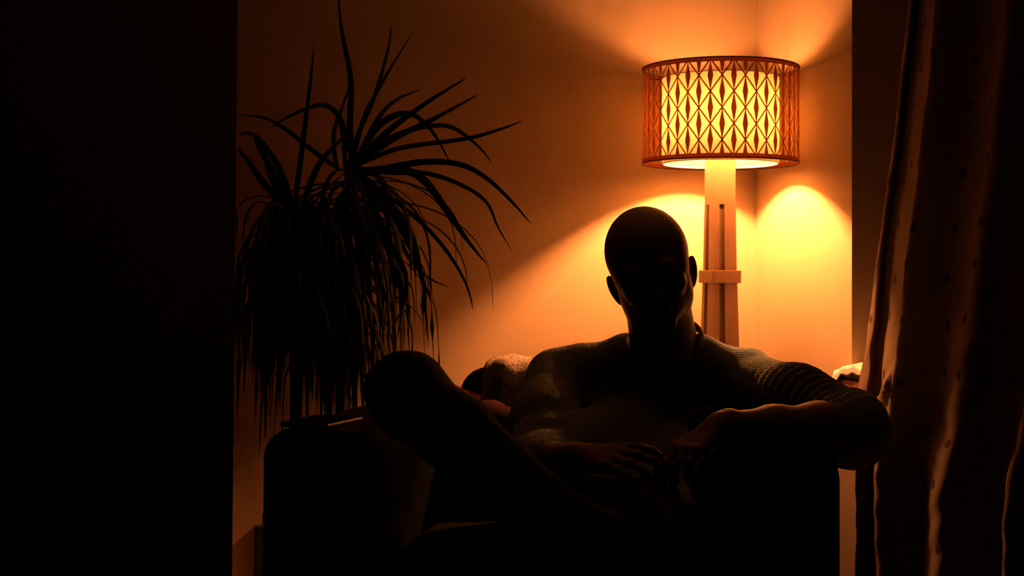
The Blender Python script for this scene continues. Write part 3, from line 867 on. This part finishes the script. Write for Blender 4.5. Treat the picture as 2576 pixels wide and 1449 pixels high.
# ------------------------------------------------------------------ dracaena
plant = thing('potted_dracaena', (-.478, 3.27, FZ), 'tall potted dragon plant with drooping strap leaves against the dim wall', 'potted plant')
pc = Vector((-.478, 3.27, FZ))
g = Geo(); g.add(*lathe([(0, 0), (.085, 0), (.112, .24), (.119, .24), (.119, .262), (.106, .262), (.104, .225), (0, .225)], (pc.x, pc.y, FZ), 48)); g.build('pot', M['pot'], plant)
g = Geo(); g.add(*lathe([(0, .240), (.05, .238), (.1035, .232)], (pc.x, pc.y, FZ), 32)); g.build('soil', M['soil'], plant)
def smooth_path(P, n):
    P = [Vector(p) for p in P]; out = []
    m = len(P)-1
    for i in range(n+1):
        u = i/n*m; k = min(int(u), m-1); u -= k
        p0, p1, p2, p3 = P[max(k-1, 0)], P[k], P[k+1], P[min(k+2, m)]
        out.append(.5*((2*p1)+(-p0+p2)*u+(2*p0-5*p1+4*p2-p3)*u*u+(-p0+3*p1-3*p2+p3)*u**3))
    return out
def back_limit(p):          # stay in front of the back wall, right of nothing else
    d = (CR-p).dot(n1)
    if d < .03: p = p-n1*(.03-d)
    if p.y > c1.y-.01:
        u = (p.y-c1.y)/(c0.y-c1.y); lim = c1.x+(c0.x-c1.x)*u+.012
        if p.x < lim: p = Vector((lim, p.y, p.z))
    return p
def leaf(g, P, w, n=16, flat=None, blunt=.18):
    path = [back_limit(p) for p in smooth_path(P, n)]; V = []; Fc = []
    for i, p in enumerate(path):
        u = i/n
        d = (path[min(i+1, n)]-path[max(i-1, 0)]).normalized()
        s = d.cross(Vector((0, 0, 1))) if flat is None else d.cross(flat)
        if s.length < .05: s = Vector((1, 0, 0))
        s.normalize(); nn = s.cross(d).normalized()
        ww = w*min(1, .45+u/blunt*.55)*max(0, 1-u**2.2)**.9+.0003
        V += [p-s*ww+nn*ww*.35, p-nn*.0006, p+s*ww+nn*ww*.35, p+nn*.0006]
    for i in range(n):
        a = i*4; b = a+4
        Fc += [(a, a+1, b+1, b), (a+1, a+2, b+2, b+1), (a+2, a+3, b+3, b+2), (a+3, a, b, b+3)]
    g.add(V, Fc)
def pxleaf(g, pts, y0, y1, w, flat=None):
    n = len(pts); P = []
    for i, (x, y) in enumerate(pts): P.append(W(x, y, y0+(y1-y0)*i/(n-1)))
    if flat is None: flat = Vector((random.uniform(-.3, .3), -1, random.uniform(-.2, .5)))
    leaf(g, P, w, 20, flat)
H1 = (885, 425); D1 = 3.24     # main crown
g1 = Geo()
K = [([H1, (960, 345), (1060, 268), (1175, 195)], D1, 3.10, .0085), ([H1, (980, 355), (1090, 300), (1205, 237)], D1, 3.30, .0085),
     ([H1, (950, 300), (1000, 250), (1060, 225)], D1, 3.35, .006),
     ([H1, (1000, 375), (1170, 350), (1260, 325), (1318, 303)], D1, 3.25, .0065),
     ([H1, (960, 425), (1060, 408), (1150, 412), (1220, 445), (1290, 510), (1336, 563)], D1, 3.10, .0080),
     ([H1, (980, 432), (1040, 436), (1085, 475), (1130, 540), (1180, 610), (1224, 665)], D1, 3.02, .0110),
     ([H1, (1000, 430), (1090, 440), (1170, 470), (1225, 510), (1252, 570), (1288, 632)], D1, 3.25, .0058),
     ([H1, (940, 330), (990, 292), (1040, 290), (1090, 335), (1138, 420)], D1, 3.10, .0085),
     ([H1, (960, 360), (1040, 325), (1120, 316), (1170, 340), (1215, 380), (1238, 412)], D1, 3.32, .0065),
     ([H1, (880, 330), (882, 200), (860, 80), (850, -20)], D1, 3.15, .0080),
     ([(870, 430), (905, 330), (940, 250), (975, 130), (985, 60)], D1, 3.40, .0060),
     ([H1, (915, 300), (950, 230), (990, 160), (1040, 80)], D1, 3.40, .0060),
     ([(868, 430), (865, 340), (850, 290), (815, 265), (770, 275), (715, 300), (675, 325)], D1, 3.20, .0075),
     ([(860, 430), (800, 390), (725, 330), (665, 297), (600, 290)], D1, 3.25, .0060),
     ([(850, 430), (840, 340), (865, 260), (885, 200)], D1, 3.40, .006),
     ([H1, (940, 440), (966, 470), (975, 560), (985, 640), (980, 740)], D1, 3.00, .0085),
     ([H1, (940, 470), (1000, 540), (1040, 610), (1060, 690), (1085, 760)], D1, 3.05, .0095),
     ([H1, (960, 480), (1060, 560), (1130, 640), (1175, 720), (1190, 780)], D1, 3.15, .0055),
     ([H1, (930, 480), (985, 560), (1030, 650), (1080, 700), (1130, 722)], D1, 3.30, .0060),
     ([H1, (910, 470), (950, 560), (985, 660), (1010, 760), (1000, 850)], D1, 3.10, .0080),
     ([H1, (920, 470), (965, 580), (1020, 690), (1010, 780), (980, 830)], D1, 3.00, .0080),
     ([H1, (930, 470), (1000, 560), (1060, 690), (1070, 780), (1078, 860)], D1, 3.15, .0075)]
for pts, a, b, w in K: pxleaf(g1, pts, a, b, w)
def rnd_leaf(g, c, L, el, az, droop, w):
    # arc that rises then droops under its weight
    d = Vector((math.cos(az)*math.cos(el), math.sin(az)*math.cos(el), math.sin(el))); p = Vector(c); P = [p.copy()]
    n = 7; hz = Vector((d.x, d.y, 0)).normalized()
    ang = el
    for i in range(n):
        ang = max(-1.52, ang-droop*(i+1)/n)
        p = p+(hz*math.cos(ang)+Vector((0, 0, math.sin(ang))))*L/n; P.append(p.copy())
    if sum((back_limit(q)-q).length > .004 for q in P) > 3: return
    leaf(g, P, w, 14)
hc1 = W(880, 430, 3.24)
for i in range(75):
    az = random.uniform(0, 2*PI); el = random.uniform(-.9, .35); 
    rnd_leaf(g1, hc1+Vector((random.uniform(-.02, .02), 0, random.uniform(-.14, .0))), random.uniform(.34, .52), el, az, random.uniform(.35, .75), random.uniform(.006, .009))
g1.build('crown', M['leaf'], plant)
g2 = Geo(); hc2 = W(742, 560, 3.22)
K2 = [([(742, 520), (755, 420), (770, 300), (782, 200), (791, 110)], 3.22, 3.13, .0075),
      ([(740, 520), (700, 420), (650, 350), (615, 335), (596, 345)], 3.22, 3.13, .0075),
      ([(740, 530), (690, 440), (650, 370), (640, 345)], 3.22, 3.23, .0085),
      ([(740, 530), (670, 470), (620, 400), (590, 370)], 3.22, 3.18, .0085),
      ([(735, 530), (690, 460), (665, 380), (655, 350)], 3.22, 3.13, .0085),
      ([(760, 520), (800, 420), (840, 370), (880, 330)], 3.22, 3.33, .0085)]
for pts, a, b, w in K2: pxleaf(g2, pts, a, b, w)
for i in range(190):
    az = random.uniform(0, 2*PI); el = random.uniform(-1.1, .9 if i < 40 else .1)
    rnd_leaf(g2, hc2+Vector((random.uniform(-.05, .05), random.uniform(-.02, .02), random.uniform(-.15, .06))), random.uniform(.28, .48), el, az, random.uniform(.35, .8), random.uniform(.0055, .009))
g2.build('crown', M['leaf'], plant)
g3 = Geo(); hc3 = W(850, 620, 3.22)
for i in range(120):
    az = random.uniform(0, 2*PI); el = random.uniform(-1.2, .2)
    rnd_leaf(g3, hc3+Vector((random.uniform(-.04, .04), random.uniform(-.02, .02), random.uniform(-.16, .05))), random.uniform(.22, .40), el, az, random.uniform(.4, .9), random.uniform(.005, .008))
g3.build('crown', M['leaf'], plant)
for top, bx, r in ((hc1+Vector((0, 0, .01)), .045, .016), (hc2+Vector((0, 0, .01)), -.055, .016), (hc3, .0, .013)):
    b0 = pc+Vector((bx, -.01 if bx else .05, .232))
    P = smooth_path([b0, b0+(top-b0)*.35+Vector((.012, 0, 0)), b0+(top-b0)*.7, top], 16)
    g = Geo(); g.add(*tube(P, [r*(1-.3*i/16) for i in range(17)], 12)); g.build('cane', M['cane'], plant)

# ------------------------------------------------------------------ world, colour management
w = bpy.data.worlds.new('night'); S.world = w; w.use_nodes = True
w.node_tree.nodes['Background'].inputs[0].default_value = (0, 0, 0, 1)
S.view_settings.view_transform = 'Standard'; S.view_settings.look = 'None'; S.view_settings.gamma = 1
S.view_settings.exposure = 0
S.cycles.use_denoising = True
S.cycles.max_bounces = 6; S.cycles.diffuse_bounces = 1; S.cycles.sample_clamp_indirect = 20
